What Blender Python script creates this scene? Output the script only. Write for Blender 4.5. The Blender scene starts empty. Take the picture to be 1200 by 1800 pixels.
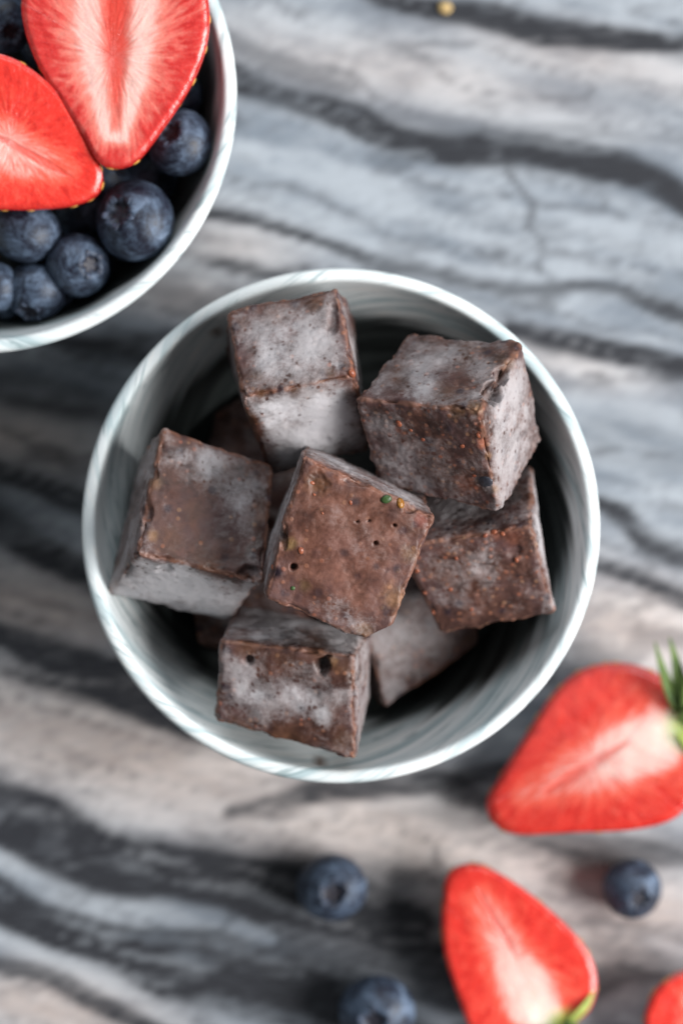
import bpy, math, random
import numpy as np
from mathutils import Vector, Matrix

# ------------------------------------------------------------------ camera, world, lights, exposure
SC = bpy.context.scene
COL = SC.collection
K, ZC = 5103.0, 0.675            # pixels (of a 1200 x 1800 frame) per unit slope, camera height above the table

cam = bpy.data.objects.new('camera', bpy.data.cameras.new('camera'))
COL.objects.link(cam)
cam.location = (0, 0, ZC)
cam.rotation_euler = (0, 0, 0)
cam.data.sensor_fit = 'VERTICAL'
cam.data.sensor_height = 36.0
cam.data.lens = K * 36.0 / 1800.0
cam.data.clip_start = 0.02
cam.data.clip_end = 20.0
cam.data.dof.use_dof = True
cam.data.dof.focus_distance = ZC - 0.079
cam.data.dof.aperture_fstop = 5.8
SC.camera = cam

world = bpy.data.worlds.new('World')
SC.world = world
world.use_nodes = True
world.node_tree.nodes['Background'].inputs[0].default_value = (0.93, 0.97, 1.0, 1)
world.node_tree.nodes['Background'].inputs[1].default_value = 0.14


def area(name, loc, target, size, size_y, power, color):
    l = bpy.data.lights.new(name, 'AREA')
    l.shape = 'RECTANGLE'; l.size = size; l.size_y = size_y
    l.energy = power; l.color = color
    o = bpy.data.objects.new(name, l); COL.objects.link(o)
    o.location = loc
    o.rotation_euler = (Vector(target) - Vector(loc)).to_track_quat('-Z', 'Y').to_euler()
    return o


area('window_light', (1.38, -0.22, 1.05), (0, 0, 0.03), 1.2, 0.9, 60.0, (1.0, 0.985, 0.965))
area('second_window_light', (0.05, 1.40, 1.20), (0, 0, 0.03), 1.5, 1.0, 17.0, (0.90, 0.96, 1.0))

SC.view_settings.view_transform = 'Standard'
SC.view_settings.look = 'None'
SC.view_settings.gamma = 1.0
SC.view_settings.exposure = 0.06
SC.view_settings.use_curve_mapping = False
SC.cycles.use_denoising = True
SC.cycles.max_bounces = 8
SC.cycles.diffuse_bounces = 1

# ------------------------------------------------------------------ helpers
rng = np.random.default_rng(7)
random.seed(7)


def P(px, py, z):
    """the point at height z that stands at photo position (px, py)"""
    s = (ZC - z) / K
    return np.array([(px - 600) * s, (900 - py) * s, z])


def to_px(v):
    s = K / (ZC - v[:, 2])
    return np.stack([600 + v[:, 0] * s, 900 - v[:, 1] * s], 1)


def _hash(ix, iy, iz, seed):
    h = (ix.astype(np.int64) * 374761393 + iy.astype(np.int64) * 668265263 + iz.astype(np.int64) * 2147483647 + seed * 1274126177) & 0xFFFFFFFF
    h = ((h ^ (h >> 13)) * 1274126177) & 0xFFFFFFFF
    h = ((h ^ (h >> 16)) * 2246822519) & 0xFFFFFFFF
    return ((h ^ (h >> 15)) & 0xFFFFFF) / float(0xFFFFFF)


def vnoise(p, seed=0):
    i = np.floor(p).astype(np.int64); f = p - i; f = f * f * f * (f * (f * 6 - 15) + 10)
    r = 0
    for a in (0, 1):
        for b in (0, 1):
            for c in (0, 1):
                w = (f[:, 0] if a else 1 - f[:, 0]) * (f[:, 1] if b else 1 - f[:, 1]) * (f[:, 2] if c else 1 - f[:, 2])
                r = r + w * _hash(i[:, 0] + a, i[:, 1] + b, i[:, 2] + c, seed)
    return r


def fbm(p, seed=0, octaves=4, gain=0.5):
    """0..1 fractal noise"""
    t, a, s = 0, 1, 0
    for o in range(octaves):
        t = t + a * vnoise(p * 2 ** o + 17.3 * o, seed + o); s += a; a *= gain
    return t / s


def sstep(a, b, x):
    t = np.clip((x - a) / (b - a), 0, 1)
    return t * t * (3 - 2 * t)


def mesh(name, verts, faces, mat, parent=None, smooth=True, attrs=None, loc=None):
    me = bpy.data.meshes.new(name)
    v = np.asarray(verts, float)
    if loc is not None:
        v = v - np.asarray(loc)
    me.from_pydata(v.tolist(), [], [list(map(int, f)) for f in faces])
    me.update()
    if smooth:
        me.polygons.foreach_set('use_smooth', [True] * len(me.polygons))
    for k, d in (attrs or {}).items():
        d = np.asarray(d, np.float32)
        if d.ndim == 1:
            a = me.attributes.new(k, 'FLOAT', 'POINT'); a.data.foreach_set('value', d)
        elif d.shape[1] == 3:
            a = me.attributes.new(k, 'FLOAT_VECTOR', 'POINT'); a.data.foreach_set('vector', d.ravel())
        else:
            a = me.attributes.new(k, 'FLOAT_COLOR', 'POINT'); a.data.foreach_set('color', d.ravel())
    me.materials.append(mat)
    o = bpy.data.objects.new(name, me); COL.objects.link(o)
    if parent is not None:
        o.parent = parent
    if loc is not None:
        o.location = loc
    return o


def empty(name, loc=(0, 0, 0)):
    o = bpy.data.objects.new(name, None); COL.objects.link(o)
    o.location = loc; o.empty_display_size = 0.005
    return o


def tag(o, label, cat, group=None):
    o['label'] = label; o['category'] = cat
    if group:
        o['group'] = group
    return o


def grid_faces(n, m, wrap=False, off=0):
    """faces of an n x m vertex grid (row-major, n rows); wrap joins last column to the first"""
    f = []
    for i in range(n - 1):
        for j in range(m if wrap else m - 1):
            k = (j + 1) % m
            f.append((off + i * m + j, off + i * m + k, off + (i + 1) * m + k, off + (i + 1) * m + j))
    return f


# ------------------------------------------------------------------ materials
class NT:
    def __init__(self, name):
        self.m = bpy.data.materials.new(name); self.m.use_nodes = True
        self.t = self.m.node_tree; self.n = self.t.nodes
        self.b = self.n['Principled BSDF']; self.out = self.n['Material Output']

    def link(self, a, b):
        self.t.links.new(a, b)

    def put(self, sock, v):
        if hasattr(v, 'is_output'):
            self.link(v, sock)
        elif isinstance(v, (tuple, list)) and len(v) == 3 and sock.type == 'RGBA':
            sock.default_value = (*v, 1)
        else:
            sock.default_value = v

    def attr(self, name, out='Fac'):
        a = self.n.new('ShaderNodeAttribute'); a.attribute_name = name
        return a.outputs[out]

    def obj(self, jitter=True, scale=None):
        c = self.n.new('ShaderNodeTexCoord').outputs['Object']
        if jitter:
            r = self.n.new('ShaderNodeObjectInfo').outputs['Random']
            c = self.vm('ADD', c, self.vm('SCALE', (3.1, 5.7, 2.3), r, scale_sock=True))
        if scale:
            c = self.vm('MULTIPLY', c, scale)
        return c

    def vm(self, op, a, b, scale_sock=False):
        n = self.n.new('ShaderNodeVectorMath'); n.operation = op
        self.put(n.inputs[0], a)
        self.put(n.inputs[3] if scale_sock else n.inputs[1], b)
        return n.outputs[0]

    def math(self, op, a, b=0.0, c=None, clamp=False):
        n = self.n.new('ShaderNodeMath'); n.operation = op; n.use_clamp = clamp
        self.put(n.inputs[0], a); self.put(n.inputs[1], b)
        if c is not None:
            self.put(n.inputs[2], c)
        return n.outputs[0]

    def noise(self, vec, scale, detail=4, rough=0.55, dist=0.0):
        n = self.n.new('ShaderNodeTexNoise'); n.inputs['Scale'].default_value = scale
        n.inputs['Detail'].default_value = detail; n.inputs['Roughness'].default_value = rough
        n.inputs['Distortion'].default_value = dist
        if vec is not None:
            self.link(vec, n.inputs['Vector'])
        return n.outputs['Fac']

    def voro(self, vec, scale, feature='F1', out='Distance'):
        n = self.n.new('ShaderNodeTexVoronoi'); n.feature = feature; n.inputs['Scale'].default_value = scale
        self.link(vec, n.inputs['Vector'])
        return n.outputs[out]

    def map(self, v, a, b, c=0.0, d=1.0, smooth=True):
        n = self.n.new('ShaderNodeMapRange'); n.interpolation_type = 'SMOOTHSTEP' if smooth else 'LINEAR'
        for i, x in enumerate((v, a, b, c, d)):
            self.put(n.inputs[i], x)
        return n.outputs[0]

    def mix(self, f, a, b, mode='MIX'):
        n = self.n.new('ShaderNodeMix'); n.data_type = 'RGBA'; n.blend_type = mode
        self.put(n.inputs[0], f); self.put(n.inputs[6], a); self.put(n.inputs[7], b)
        return n.outputs[2]

    def bump(self, h, strength, dist, normal=None):
        n = self.n.new('ShaderNodeBump'); n.inputs['Strength'].default_value = strength
        n.inputs['Distance'].default_value = dist
        self.link(h, n.inputs['Height'])
        if normal is not None:
            self.link(normal, n.inputs['Normal'])
        return n.outputs[0]

    def set(self, **kw):
        names = {'color': 'Base Color', 'rough': 'Roughness', 'normal': 'Normal', 'spec': 'Specular IOR Level', 'sss': 'Subsurface Weight',
                 'sss_scale': 'Subsurface Scale', 'coat': 'Coat Weight', 'coat_rough': 'Coat Roughness', 'sheen': 'Sheen Weight', 'trans': 'Transmission Weight'}
        for k, v in kw.items():
            if k == 'sss_radius':
                self.b.inputs['Subsurface Radius'].default_value = v
            else:
                self.put(self.b.inputs[names[k]], v)
        return self.m


def mat_marble():
    t = NT('banded_marble')
    c = t.obj(False)
    vein, warm, tone = t.attr('vein'), t.attr('warm'), t.attr('tone')
    fine = t.noise(t.obj(False, (0.7, 3.2, 1)), 230, 5, 0.62, 0.3)
    grain = t.noise(c, 1500, 3, 0.6)
    cool = t.mix(tone, (0.165, 0.195, 0.235), (0.42, 0.455, 0.50))
    beige = t.mix(tone, (0.36, 0.30, 0.28), (0.65, 0.575, 0.545))
    base = t.mix(warm, cool, beige)
    base = t.mix(t.map(fine, 0.35, 0.75, 0, 0.35), base, (0.25, 0.27, 0.30))
    v = t.math('ADD', vein, t.math('MULTIPLY', t.math('SUBTRACT', fine, 0.5), t.math('MULTIPLY', vein, 0.40)), clamp=True)
    dark = t.mix(grain, (0.009, 0.010, 0.013), (0.038, 0.040, 0.049))
    col = t.mix(v, base, dark)
    h = t.noise(c, 500, 4)
    return t.set(color=col, rough=t.map(fine, 0.2, 0.8, 0.38, 0.55), spec=0.35, normal=t.bump(h, 0.15, 0.0002))


def mat_bowl():
    t = NT('marbled_glaze')
    sw = t.attr('swirl', 'Vector')
    n1 = t.noise(sw, 1.0, 5, 0.55, 0.9)
    n2 = t.noise(t.vm('MULTIPLY', sw, (2.2, 1.6, 2.0)), 1.0, 4, 0.6, 1.4)
    col = t.mix(t.map(n1, 0.46, 0.68), (0.76, 0.81, 0.825), (0.44, 0.55, 0.58))
    col = t.mix(t.map(n2, 0.56, 0.66, 0, 0.8), col, (0.27, 0.36, 0.38))
    col = t.mix(t.map(n2, 0.30, 0.42, 0.8, 0), col, (0.86, 0.87, 0.85))
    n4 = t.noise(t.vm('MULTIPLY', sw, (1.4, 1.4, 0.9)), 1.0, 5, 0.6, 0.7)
    low_dark = t.map(t.math('ADD', t.attr('low_dark'), t.math('MULTIPLY', t.math('SUBTRACT', n4, 0.5), 1.0)), 0.20, 0.80)  # darkens the lower inside, with a ragged upper limit
    col = t.mix(low_dark, col, t.mix(t.map(n1, 0.35, 0.65), (0.022, 0.026, 0.026), (0.060, 0.070, 0.070)))
    col = t.mix(t.math('MULTIPLY', t.attr('smudge'), 0.85), col, (0.12, 0.045, 0.015))
    h = t.noise(t.obj(False), 160, 3)
    return t.set(color=col, rough=0.46, spec=0.35, coat=0.05, coat_rough=0.2, normal=t.bump(h, 0.06, 0.0006))


def mat_cube():
    t = NT('frosted_berry_ice')
    c = t.obj(True)
    frost, stain, edge, grit = t.attr('frost'), t.attr('stain', 'Color'), t.attr('edge'), t.attr('grit')
    sa = t.attr('stain', 'Alpha')
    n0 = t.noise(c, 90, 3, 0.5, 0.6)
    n1 = t.noise(c, 260, 6, 0.62, 0.5)
    n2 = t.noise(c, 1100, 4, 0.62)
    n3 = t.noise(c, 3200, 3, 0.6)
    # brown pulp
    base = t.mix(t.map(n1, 0.32, 0.70), (0.040, 0.0165, 0.0125), (0.118, 0.051, 0.037))
    base = t.mix(t.map(n0, 0.42, 0.66, 0, 0.55), base, (0.105, 0.058, 0.060))
    base = t.mix(t.map(edge, 0.35, 1.0, 0, 0.5), base, (0.25, 0.115, 0.075))
    # fruit flecks: orange-red and dark purple
    vd = t.voro(c, 640); vc = t.voro(c, 640, out='Color')
    sep = t.n.new('ShaderNodeSeparateColor'); t.link(vc, sep.inputs[0])
    gate = t.math('GREATER_THAN', sep.outputs[0], t.math('SUBTRACT', 0.86, t.math('MULTIPLY', grit, 0.50)))
    fl = t.math('MULTIPLY', t.map(vd, 0.20, 0.42, 1, 0), gate)
    base = t.mix(t.math('MULTIPLY', fl, 0.80), base, t.mix(sep.outputs[1], (0.26, 0.085, 0.050), (0.23, 0.125, 0.075)))
    vd2 = t.voro(t.vm('ADD', c, (0.31, 0.7, 0.2)), 330); vc2 = t.voro(t.vm('ADD', c, (0.31, 0.7, 0.2)), 330, out='Color')
    sep2 = t.n.new('ShaderNodeSeparateColor'); t.link(vc2, sep2.inputs[0])
    dk = t.math('MULTIPLY', t.map(t.math('ADD', vd2, t.math('MULTIPLY', n2, 0.3)), 0.30, 0.62, 1, 0), t.math('GREATER_THAN', sep2.outputs[0], 0.72))
    base = t.mix(t.math('MULTIPLY', dk, 0.75), base, (0.022, 0.013, 0.022))
    base = t.mix(sa, base, t.vm('SCALE', stain, t.map(t.math('ADD', n1, t.math('MULTIPLY', n2, 0.5)), 0.45, 1.05, 0.35, 1.7, smooth=False), scale_sock=True))
    # frost
    nf = t.noise(t.vm('ADD', c, (0.9, 0.2, 0.4)), 95, 5, 0.60, 0.5)
    f = t.math('ADD', frost, t.math('MULTIPLY', t.math('SUBTRACT', nf, 0.5), 2.3))
    f = t.math('ADD', f, t.math('MULTIPLY', t.math('SUBTRACT', n1, 0.5), 0.8))
    f = t.math('ADD', f, t.math('MULTIPLY', t.math('SUBTRACT', n2, 0.5), 0.70))
    f = t.math('ADD', f, t.math('MULTIPLY', t.math('SUBTRACT', n3, 0.5), 0.55))
    f = t.math('SUBTRACT', f, t.math('MULTIPLY', edge, 0.22))
    vp = t.voro(t.vm('ADD', c, (0.77, 0.13, 0.5)), 520)
    f = t.math('SUBTRACT', f, t.map(t.math('ADD', vp, t.math('MULTIPLY', t.math('SUBTRACT', n2, 0.5), 0.5)), 0.05, 0.30, 0.45, 0.0))
    fm = t.map(f, 0.10, 1.15, 0.0, 0.86)
    fm = t.math('MULTIPLY', fm, t.math('SUBTRACT', 1.0, t.math('MULTIPLY', sa, 0.85)))
    col = t.mix(fm, base, t.mix(t.map(frost, 0.5, 1.15), (0.350, 0.320, 0.328), (0.60, 0.585, 0.615)))
    h = t.math('ADD', t.math('MULTIPLY', n2, 0.6), t.math('MULTIPLY', n3, 0.35))
    h = t.math('ADD', h, t.math('MULTIPLY', fl, 0.35))
    return t.set(color=col, rough=t.math('ADD', t.map(n1, 0.3, 0.7, 0.36, 0.60), t.math('MULTIPLY', fm, 0.25)), spec=0.42,
                 normal=t.bump(h, 0.38, 0.00035))


def mat_cut(name, pale, mid, deep):
    t = NT(name)
    fc = t.attr('fibre', 'Vector'); core, cav, rim = t.attr('core'), t.attr('cavity'), t.attr('rim')
    st = t.noise(t.vm('MULTIPLY', fc, (1.0, 1.0, 1.0)), 1.0, 4, 0.6, 0.25)
    big = t.noise(t.obj(), 130, 3, 0.5)
    fine = t.noise(t.obj(), 1300, 3, 0.6)
    k = t.math('ADD', core, t.math('MULTIPLY', t.math('SUBTRACT', st, 0.5), 1.0))
    k = t.math('ADD', k, t.math('MULTIPLY', t.math('SUBTRACT', big, 0.5), 0.35))
    col = t.mix(t.map(k, 0.0, 0.45), deep, mid)
    col = t.mix(t.map(k, 0.38, 1.0), col, pale)
    col = t.mix(t.map(core, 1.02, 1.45), col, (0.90, 0.80, 0.70))
    col = t.mix(t.math('MULTIPLY', t.map(st, 0.48, 0.34), t.map(core, 0.30, 0.05, 0, 0.55)), col, (0.46, 0.014, 0.014))
    col = t.mix(cav, col, (0.72, 0.060, 0.040))
    col = t.mix(rim, col, (0.50, 0.012, 0.010))
    col = t.mix(t.attr('hull'), col, (0.40, 0.50, 0.10))
    h = t.math('ADD', t.math('MULTIPLY', st, 0.7), t.math('MULTIPLY', fine, 0.25))
    return t.set(color=col, rough=t.map(fine, 0.3, 0.7, 0.14, 0.34), spec=0.6, sss=0.35, sss_scale=0.0018, sss_radius=(1.0, 0.35, 0.22),
                 normal=t.bump(h, 0.6, 0.0006))


def mat_skin():
    t = NT('strawberry_skin')
    c = t.obj()
    n = t.noise(c, 160, 4, 0.55)
    col = t.mix(t.map(n, 0.3, 0.72), (0.56, 0.016, 0.012), (0.72, 0.050, 0.028))
    dim = t.voro(c, 330)
    return t.set(color=col, rough=0.24, spec=0.55, sss=0.25, sss_scale=0.0012, sss_radius=(1.0, 0.25, 0.15),
                 normal=t.bump(t.map(dim, 0.0, 0.55), 0.5, 0.0006), coat=0.25, coat_rough=0.15)


def mat_plain(name, c1, c2, rough, scale=400, spec=0.4, bump=0.3, sss=0.0):
    t = NT(name)
    n = t.noise(t.obj(), scale, 4, 0.6)
    m = t.set(color=t.mix(t.map(n, 0.3, 0.7), c1, c2), rough=rough, spec=spec, normal=t.bump(n, bump, 0.0003))
    if sss:
        t.set(sss=sss, sss_scale=0.001)
    return m


def mat_blueberry():
    t = NT('blueberry_bloom')
    c = t.obj()
    n1 = t.noise(c, 1.5, 5, 0.65, 0.9)
    n2 = t.noise(t.vm('MULTIPLY', c, (1, 1, 2.2)), 4.2, 6, 0.68, 0.9)
    n3 = t.noise(c, 26, 2, 0.6)
    k = t.math('ADD', t.math('MULTIPLY', n1, 0.75), t.math('MULTIPLY', n2, 0.45))
    k = t.math('ADD', k, t.math('MULTIPLY', t.math('SUBTRACT', n3, 0.5), 0.12))
    col = t.mix(t.map(k, 0.44, 0.82), (0.009, 0.010, 0.020), (0.105, 0.152, 0.230))
    col = t.mix(t.map(n2, 0.62, 0.74, 0, 0.7), col, (0.012, 0.010, 0.020))
    col = t.mix(t.math('MULTIPLY', t.map(n1, 0.56, 0.70), t.map(n3, 0.3, 0.6, 0.3, 0.65)), col, (0.185, 0.235, 0.325))
    col = t.mix(t.math('MULTIPLY', t.attr('crater'), 0.85), col, (0.018, 0.014, 0.020))
    return t.set(color=col, rough=t.map(k, 0.4, 0.8, 0.38, 0.62), spec=0.35, normal=t.bump(n2, 0.25, 0.0003))


M = dict(
    marble=mat_marble(), bowl=mat_bowl(), cube=mat_cube(), skin=mat_skin(), blueberry=mat_blueberry(),
    cut_pink=mat_cut('strawberry_flesh_pink', (0.90, 0.56, 0.50), (0.84, 0.24, 0.19), (0.68, 0.05, 0.045)),
    cut_red=mat_cut('strawberry_flesh_red', (0.90, 0.58, 0.52), (0.82, 0.115, 0.075), (0.72, 0.040, 0.028)),
    seed=mat_plain('strawberry_seed', (0.50, 0.22, 0.04), (0.62, 0.36, 0.08), 0.4),
    sepal=mat_plain('green_sepal', (0.075, 0.13, 0.035), (0.16, 0.24, 0.06), 0.55, 300),
    hull=mat_plain('pale_hull', (0.26, 0.36, 0.06), (0.46, 0.52, 0.14), 0.5, 300),
    crown=mat_plain('blueberry_crown', (0.020, 0.022, 0.035), (0.075, 0.10, 0.155), 0.6, 5),
    green_bit=mat_plain('green_leaf_bit', (0.022, 0.050, 0.014), (0.05, 0.095, 0.03), 0.35, 900),
    amber_bit=mat_plain('amber_seed_bit', (0.20, 0.075, 0.012), (0.36, 0.17, 0.04), 0.25, 900),
    orange_bit=mat_plain('orange_seed_bit', (0.20, 0.055, 0.030), (0.32, 0.10, 0.05), 0.3, 900),
    purple_bit=mat_plain('berry_skin_bit', (0.018, 0.018, 0.026), (0.055, 0.055, 0.070), 0.35, 900),
    tan_crumb=mat_plain('tan_crumb', (0.40, 0.26, 0.10), (0.60, 0.45, 0.22), 0.7, 900),
    brown_crumb=mat_plain('brown_crumb', (0.08, 0.03, 0.015), (0.16, 0.07, 0.04), 0.6, 900),
    frost_bit=mat_plain('frost_crystal', (0.60, 0.60, 0.64), (0.78, 0.78, 0.80), 0.35, 900, bump=0.5),
)

# ------------------------------------------------------------------ the marble tabletop
# veins: (points in photo pixels on the table, half width, darkness); real colour bands of the stone, one with shadow painted in
VEINS = [
    ([(560, -60), (690, -8), (790, 12), (880, 34), (970, 58), (1080, 76), (1200, 80), (1340, 70)], 20, .97),
    ([(380, 60), (430, 92), (520, 120), (620, 160)], 15, .42),
    ([(380, 118), (430, 150), (560, 188), (700, 236), (830, 266), (960, 278), (1080, 296), (1200, 345), (1320, 400)], 24, .90),
    ([(640, 190), (760, 215), (900, 232), (1040, 240), (1200, 250)], 9, .28),
    ([(330, 372), (440, 382), (520, 405), (600, 436), (680, 462), (800, 492), (950, 514), (1070, 514), (1160, 552), (1280, 600)], 12, .72),
    ([(330, 446), (400, 466), (470, 488), (530, 470)], 9, .62),
    ([(880, 296), (912, 335), (926, 352), (918, 388), (944, 420), (936, 482)], 5, .62),
    ([(900, 584), (960, 600), (1040, 612), (1110, 624), (1160, 648), (1230, 660), (1320, 690)], 17, .90),
    ([(1140, 640), (1165, 662), (1215, 655)], 22, .62),
    ([(1030, 470), (1110, 500), (1200, 560)], 10, .30),
    ([(1040, 880), (1100, 908), (1135, 945), (1175, 968), (1280, 985)], 16, .80),
    ([(1040, 985), (1110, 1002), (1160, 1030), (1205, 1062), (1300, 1080)], 13, .75),
    ([(1040, 770), (1120, 780), (1210, 800)], 42, .22),
    ([(1020, 1150), (1100, 1160), (1150, 1120), (1210, 1130)], 20, .35),
    ([(-120, 640), (0, 685), (90, 712), (190, 735), (300, 760)], 26, .62),
    ([(60, 590), (150, 610), (260, 618), (340, 600)], 22, .72),
    ([(250, 480), (330, 530), (420, 550)], 20, .35),
    ([(-120, 800), (0, 836), (60, 858), (150, 880), (300, 900)], 20, .80),
    ([(-120, 900), (0, 922), (60, 962), (140, 1000), (260, 1050)], 24, .92),
    ([(-150, 1110), (0, 1140), (70, 1168), (150, 1188), (240, 1222), (330, 1262), (450, 1300)], 42, .97),
    ([(-150, 1390), (0, 1432), (80, 1464), (170, 1512), (300, 1540), (450, 1570), (600, 1598), (720, 1640)], 52, .97),
    ([(-150, 1560), (0, 1580), (90, 1622), (200, 1652), (300, 1700), (400, 1722), (520, 1752), (640, 1800), (760, 1850)], 44, .97),
    ([(300, 1648), (420, 1660), (560, 1690), (700, 1690), (790, 1720)], 26, .72),
    ([(480, 1628), (570, 1650), (660, 1648), (760, 1668)], 24, .74),
    ([(-120, 1655), (0, 1690), (110, 1722), (200, 1770), (300, 1820)], 14, .74),
    ([(410, 1424), (480, 1412), (560, 1392), (680, 1380), (820, 1372), (900, 1350)], 19, .70),  # right half also paints the grey shadows below the bowl
    ([(640, 1440), (740, 1430), (860, 1450)], 9, .22),
    ([(840, 1405), (920, 1448), (1000, 1488), (1100, 1500), (1220, 1496), (1320, 1500)], 22, .62),
    ([(700, 1740), (820, 1760), (1000, 1740), (1120, 1705), (1260, 1700)], 20, .58),
    ([(820, 1820), (1000, 1850), (1200, 1840)], 26, .62),
]
# lighter streaks that cut through the dark bands
STREAKS = [
    ([(-60, 1478), (0, 1502), (90, 1562), (220, 1598), (380, 1618), (470, 1660)], 15, .85),
    ([(-60, 1640), (0, 1655), (100, 1680), (200, 1728), (310, 1782), (360, 1810)], 11, .70),
    ([(-20, 1160), (14, 1164)], 14, .40),
    ([(560, 232), (660, 256), (760, 262)], 6, .40),
    ([(860, 250), (960, 262), (1080, 280)], 5, .30),
]
WARM = [((700, 130), 330, 60), ((1050, 110), 260, 45), ((220, 1320), 480, 110), ((60, 1060), 220, 70), ((720, 1480), 480, 95), ((950, 1640), 260, 110),
        ((80, 1770), 190, 60), ((1120, 1100), 160, 90), ((400, 430), 120, 50), ((1000, 640), 160, 40), ((330, 520), 120, 50), ((20, 770), 160, 50), ((1130, 1600), 130, 70)]


WIDEN = 1.2


def seg_field(q, veins, wscale):
    out = np.zeros(len(q))
    for k, (pts, hw, dk) in enumerate(veins):
        pts = np.array(pts, float); d = np.full(len(q), 1e9); tt = np.zeros(len(q))
        for i in range(len(pts) - 1):
            a, b = pts[i], pts[i + 1]; ab = b - a
            t = np.clip(((q - a) @ ab) / (ab @ ab), 0, 1)
            dd = np.hypot(*(q - a - t[:, None] * ab).T)
            m = dd < d; d[m] = dd[m]; tt[m] = (i + t[m]) / (len(pts) - 1)
        w = hw * WIDEN * (0.70 + 0.70 * wscale) * (0.55 + 0.45 * np.sin(np.pi * np.clip(tt, 0.03, 0.97)) ** 0.4)
        out = np.maximum(out, dk * (1 - sstep(w * 0.55, w * 1.45, d)))
    return out


def build_table():
    X0, X1, Y0, Y1 = -0.27, 0.27, -0.32, 0.32
    nx, ny = 430, 510
    xs = np.linspace(X0, X1, nx); ys = np.linspace(Y0, Y1, ny)
    gx, gy = np.meshgrid(xs, ys)
    v = np.stack([gx.ravel(), gy.ravel(), np.zeros(nx * ny)], 1)
    q = to_px(v)
    # bands run left to right, falling slowly: noise is stretched along that direction
    al = q @ np.array([0.975, 0.22]); ac = q @ np.array([-0.22, 0.975])
    z0 = np.zeros(len(q))
    w1 = fbm(np.stack([al / 190, ac / 85, z0], 1), 11, 4) - .5
    w2 = fbm(np.stack([al / 190, ac / 85, z0 + 9], 1), 21, 4) - .5
    w3 = fbm(np.stack([al / 46, ac / 20, z0 + 4], 1), 31, 3) - .5
    qq = q + np.stack([w1 * 46 + w3 * 8, w2 * 40 + w3 * 7], 1)
    width = fbm(np.stack([al / 130, ac / 40, z0 + 2], 1), 41, 4)
    vein = seg_field(qq, VEINS, width)
    vein = np.maximum(vein, .0)
    streaky = fbm(np.stack([(al + 50 * w1) / 300, (ac + 60 * w2) / 13, z0], 1), 51, 3)
    vein = np.clip(vein * (0.82 + 0.80 * streaky), 0, 1)
    inner = fbm(np.stack([(al + 50 * w1) / 280, (ac + 80 * w2) / 12, z0 + 31], 1), 351, 3)
    vein = vein * (1 - 0.32 * sstep(.57, .74, inner))
    patch = fbm(np.stack([al / 70, ac / 30, z0 + 37], 1), 361, 4)
    vein = vein * (1 - 0.14 * sstep(.58, .72, patch))
    vein = vein * (1 - seg_field(qq, STREAKS, width))
    # faint thin veins everywhere, and bold ones beyond the picture
    ridged = 1 - np.abs(2 * fbm(np.stack([al / 300, ac / 62, z0 + 7], 1), 61, 4) - 1)
    vein = np.maximum(vein, 0.60 * sstep(.88, 1.0, ridged) * (0.3 + width))
    for k_, (sa_, sc_, lo_, am_) in enumerate([(260, 24, .87, .30), (180, 13, .86, .20), (520, 40, .91, .44), (90, 30, .93, .14)]):
        rd = 1 - np.abs(2 * fbm(np.stack([(al + 60 * w1) / sa_, (ac + 50 * w2) / sc_, z0 + 13 + k_], 1), 161 + 10 * k_, 4) - 1)
        gate = sstep(.36, .62, fbm(np.stack([al / 220, ac / 90, z0 + 23 + k_], 1), 261 + 10 * k_, 3))
        vein = np.maximum(vein, am_ * sstep(lo_, 1.0, rd) * gate)
    out = np.maximum(np.maximum(-q[:, 0] - 60, q[:, 0] - 1260), np.maximum(-q[:, 1] - 40, q[:, 1] - 1850))
    vein = np.maximum(vein, sstep(0, 120, out) * 0.9 * sstep(.80, .93, ridged))
    warm = np.zeros(len(q))
    for (cx, cy), rx, ry in WARM:
        d = ((qq[:, 0] - cx) / rx) ** 2 + ((qq[:, 1] - cy - 0.2 * (qq[:, 0] - cx)) / ry) ** 2
        warm = np.maximum(warm, np.exp(-d * 0.8) * (.55 if cy < 700 else 1.0))
    warm = np.maximum(warm, sstep(0, 120, out) * sstep(.45, .65, fbm(np.stack([al / 260, ac / 70, z0 + 3], 1), 71, 3)))
    tone = sstep(.28, .70, fbm(np.stack([al / 170, ac / 42, z0 + 5], 1), 81, 5) * .75 + .25 * fbm(np.stack([al / 60, ac / 11, z0], 1), 91, 3))
    tone = np.clip(tone * 0.8 + 0.25 * warm, 0, 1)
    # slab: top sheet with a rolled edge and sides
    f = grid_faces(ny, nx)
    base = len(v)
    b = np.concatenate([v[:nx], v[nx - 1::nx][1:], v[-nx:][::-1][1:], v[::nx][::-1][1:-1]])
    ring = [*range(nx), *[nx - 1 + nx * i for i in range(1, ny)], *[(ny - 1) * nx + i for i in range(nx - 2, -1, -1)], *[nx * i for i in range(ny - 2, 0, -1)]]
    low = b.copy(); low[:, 2] = -0.02
    v = np.concatenate([v, low]); n = len(ring)
    f += [(ring[i], base + i, base + (i + 1) % n, ring[(i + 1) % n]) for i in range(n)]
    f.append([base + i for i in range(n)][::-1])
    ext = lambda a: np.concatenate([a, a[ring]])
    o = mesh('tabletop', v, f, M['marble'], smooth=False, attrs={'vein': ext(vein), 'warm': ext(warm), 'tone': ext(tone)})
    o['kind'] = 'structure'
    o['label'] = 'grey and beige banded marble tabletop with charcoal veins'
    return o


build_table()

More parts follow.
